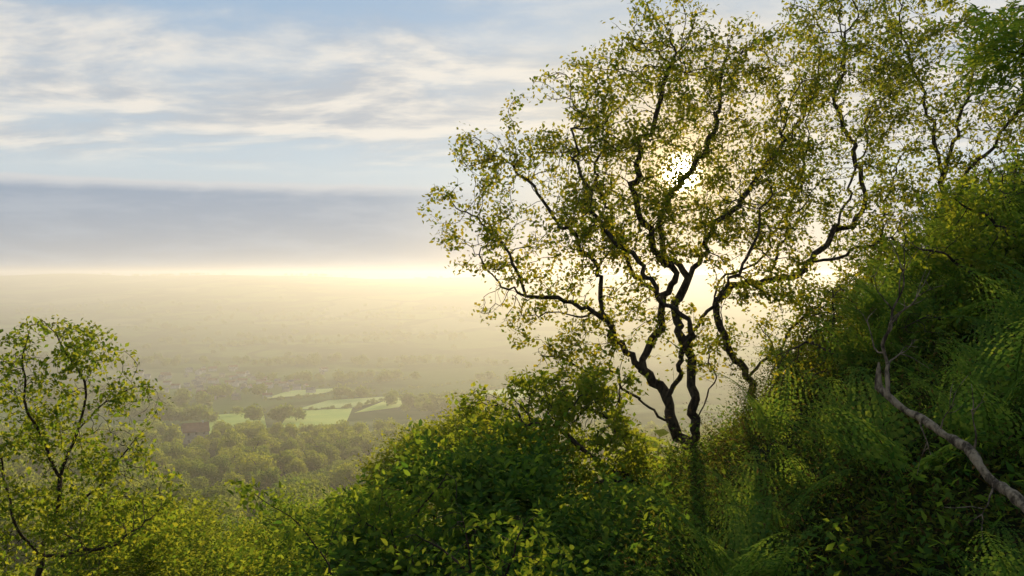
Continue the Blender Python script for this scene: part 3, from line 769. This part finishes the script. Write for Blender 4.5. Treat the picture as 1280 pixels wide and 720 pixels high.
# ------------------------------------------------------------------ mist filling the valley
def mist():
    m, N, L = newmat('valley_mist')
    v = N.new('ShaderNodeVolumeScatter'); v.inputs['Color'].default_value = (.93,.87,.72,1)
    v.inputs['Density'].default_value = .00050; v.inputs['Anisotropy'].default_value = .46
    o = N.new('ShaderNodeOutputMaterial'); L.new(v.outputs[0], o.inputs['Volume'])
    V, Fc = boxg(-6000, 6000, -3000, 3800, -200, 20)
    tag(obj('mist', V, Fc, m), 'warm morning mist lying over the whole valley', 'mist', kind='structure')
mist()

# ------------------------------------------------------------------ sky
def world():
    w = bpy.data.worlds.new('World'); scene.world = w; w.use_nodes = True
    nt = w.node_tree; N = nt.nodes; L = nt.links; N.clear()
    tc = N.new('ShaderNodeTexCoord'); d = tc.outputs['Generated']
    nv = N.new('ShaderNodeVectorMath'); nv.operation = 'NORMALIZE'; L.new(d, nv.inputs[0]); d = nv.outputs[0]
    sp = N.new('ShaderNodeSeparateXYZ'); L.new(d, sp.inputs[0]); X, Y, Z = sp.outputs
    sky = N.new('ShaderNodeTexSky'); sky.sky_type = 'NISHITA'; sky.sun_disc = False
    sky.sun_elevation = math.asin(SUN[2]); sky.sun_rotation = math.atan2(SUN[0], SUN[1])
    sky.altitude = 200; sky.dust_density = .7; sky.ozone_density = 1.5
    ns = N.new('ShaderNodeVectorMath'); ns.operation = 'SCALE'; L.new(sky.outputs[0], ns.inputs[0]); ns.inputs['Scale'].default_value = .05
    cr = N.new('ShaderNodeValToRGB'); L.new(M(nt, 'MAXIMUM', Z, 0.), cr.inputs[0])
    e = cr.color_ramp.elements; e[0].position = 0; e[0].color = (.38,.37,.36,1); e[1].position = 1; e[1].color = (.20,.32,.50,1)
    for p_, c_ in ((.02,(.48,.48,.48,1)),(.05,(.60,.61,.61,1)),(.12,(.57,.66,.72,1)),(.22,(.44,.56,.69,1)),(.34,(.32,.47,.66,1)),(.6,(.28,.42,.6,1))):
        q = e.new(p_); q.color = c_
    base = mixc(nt, .88, ns.outputs[0], cr.outputs[0])
    dt = N.new('ShaderNodeVectorMath'); dt.operation = 'DOT_PRODUCT'; L.new(d, dt.inputs[0]); dt.inputs[1].default_value = tuple(SUN)
    cs = M(nt, 'MAXIMUM', dt.outputs['Value'], 0.)
    den = M(nt, 'ADD', M(nt, 'MAXIMUM', Z, 0.), .09)
    cx = M(nt, 'DIVIDE', X, den); cy = M(nt, 'DIVIDE', Y, den)
    cb = N.new('ShaderNodeCombineXYZ'); L.new(M(nt, 'ADD', M(nt, 'MULTIPLY', cx, .9), M(nt, 'MULTIPLY', cy, .22)), cb.inputs[0]); L.new(M(nt, 'MULTIPLY', cy, 1.3), cb.inputs[1]); cb.inputs[2].default_value = 5.1
    n1 = noise_n(nt, cb.outputs[0], 1.4, 10, .58, .3)
    big = noise_n(nt, cb.outputs[0], .5, 3, .5, .2)
    ad = N.new('ShaderNodeVectorMath'); ad.operation = 'ADD'; L.new(cb.outputs[0], ad.inputs[0]); ad.inputs[1].default_value = (.05,.18,.0)
    n2 = noise_n(nt, ad.outputs[0], 1.4, 10, .58, .3)
    zone = M(nt, 'MULTIPLY', sstep(nt, Z, .12, .16), sstep(nt, Z, .22, .30, 1., 0.))
    cm = M(nt, 'ADD', M(nt, 'MULTIPLY', n1, .6), M(nt, 'MULTIPLY', big, .4))
    cm = sstep(nt, M(nt, 'ADD', cm, M(nt, 'MULTIPLY', zone, .14)), .44, .70)
    cm = M(nt, 'MULTIPLY', cm, M(nt, 'MULTIPLY', sstep(nt, Z, .105, .14), .88))
    shade = sstep(nt, M(nt, 'SUBTRACT', n1, n2), -.13, .12)
    cc = mixc(nt, shade, (.47,.49,.52), (.84,.78,.69))
    c = mixc(nt, cm, base, cc)
    # long bank of cloud above the far hills
    cb2 = N.new('ShaderNodeCombineXYZ'); L.new(M(nt, 'MULTIPLY', X, 5.), cb2.inputs[0]); L.new(M(nt, 'MULTIPLY', Z, 26.), cb2.inputs[1])
    n3 = noise_n(nt, cb2.outputs[0], 1.8, 7, .6, .2)
    zz = M(nt, 'ADD', Z, M(nt, 'MULTIPLY', M(nt, 'SUBTRACT', n3, .5), .016))
    bank = M(nt, 'MULTIPLY', sstep(nt, zz, .002, .014), sstep(nt, zz, .100, .107, 1., 0.))
    bank = M(nt, 'MULTIPLY', bank, sstep(nt, cs, .93, .99, 1., .12))
    bc = mixc(nt, sstep(nt, Z, .01, .10), (.36,.40,.45), (.29,.36,.46))
    bc = mixc(nt, M(nt, 'MULTIPLY', sstep(nt, n3, .42, .7), .5), bc, (.44,.49,.55))
    bc = mixc(nt, sstep(nt, zz, .088, .103), bc, (.60,.61,.62))
    c = mixc(nt, M(nt, 'MULTIPLY', bank, .95), c, bc)
    # warm aureole around the sun
    c = mixc(nt, M(nt, 'MULTIPLY', M(nt, 'POWER', cs, 90.), .75), c, (.92,.74,.46))
    c = mixc(nt, M(nt, 'MULTIPLY', M(nt, 'POWER', cs, 500.), .7), c, (1.05,.74,.34))
    def glow(p, k, col, c):
        g = M(nt, 'MULTIPLY', M(nt, 'POWER', cs, p), k)
        v = N.new('ShaderNodeVectorMath'); v.operation = 'SCALE'; v.inputs[0].default_value = col; L.new(g, v.inputs['Scale'])
        a = N.new('ShaderNodeVectorMath'); a.operation = 'ADD'; L.new(c, a.inputs[0]); L.new(v.outputs[0], a.inputs[1])
        return a.outputs[0]
    c = glow(24, .08, (1,.86,.60), c)
    c = glow(2500, .7, (1,.70,.28), c)
    c = glow(14000, 40., (1,.86,.55), c)
    bg = N.new('ShaderNodeBackground'); L.new(c, bg.inputs[0]); bg.inputs[1].default_value = 1.08
    o = N.new('ShaderNodeOutputWorld'); L.new(bg.outputs[0], o.inputs[0])
world()
sl = bpy.data.lights.new('sun', 'SUN'); sl.energy = 5.0; sl.angle = math.radians(.5); sl.color = (1,.80,.50)
so = bpy.data.objects.new('sun', sl); COL.objects.link(so)
so.rotation_euler = Vector(SUN).to_track_quat('Z', 'Y').to_euler(); so.location = (10, 40, 20)

cam = bpy.data.cameras.new('camera'); cam.lens = 30; cam.sensor_width = 36; cam.clip_start = .05; cam.clip_end = 20000
co = bpy.data.objects.new('camera', cam); COL.objects.link(co)
co.location = (0,0,0); co.rotation_euler = (math.radians(90)-math.atan(15/F), 0, 0)
scene.camera = co
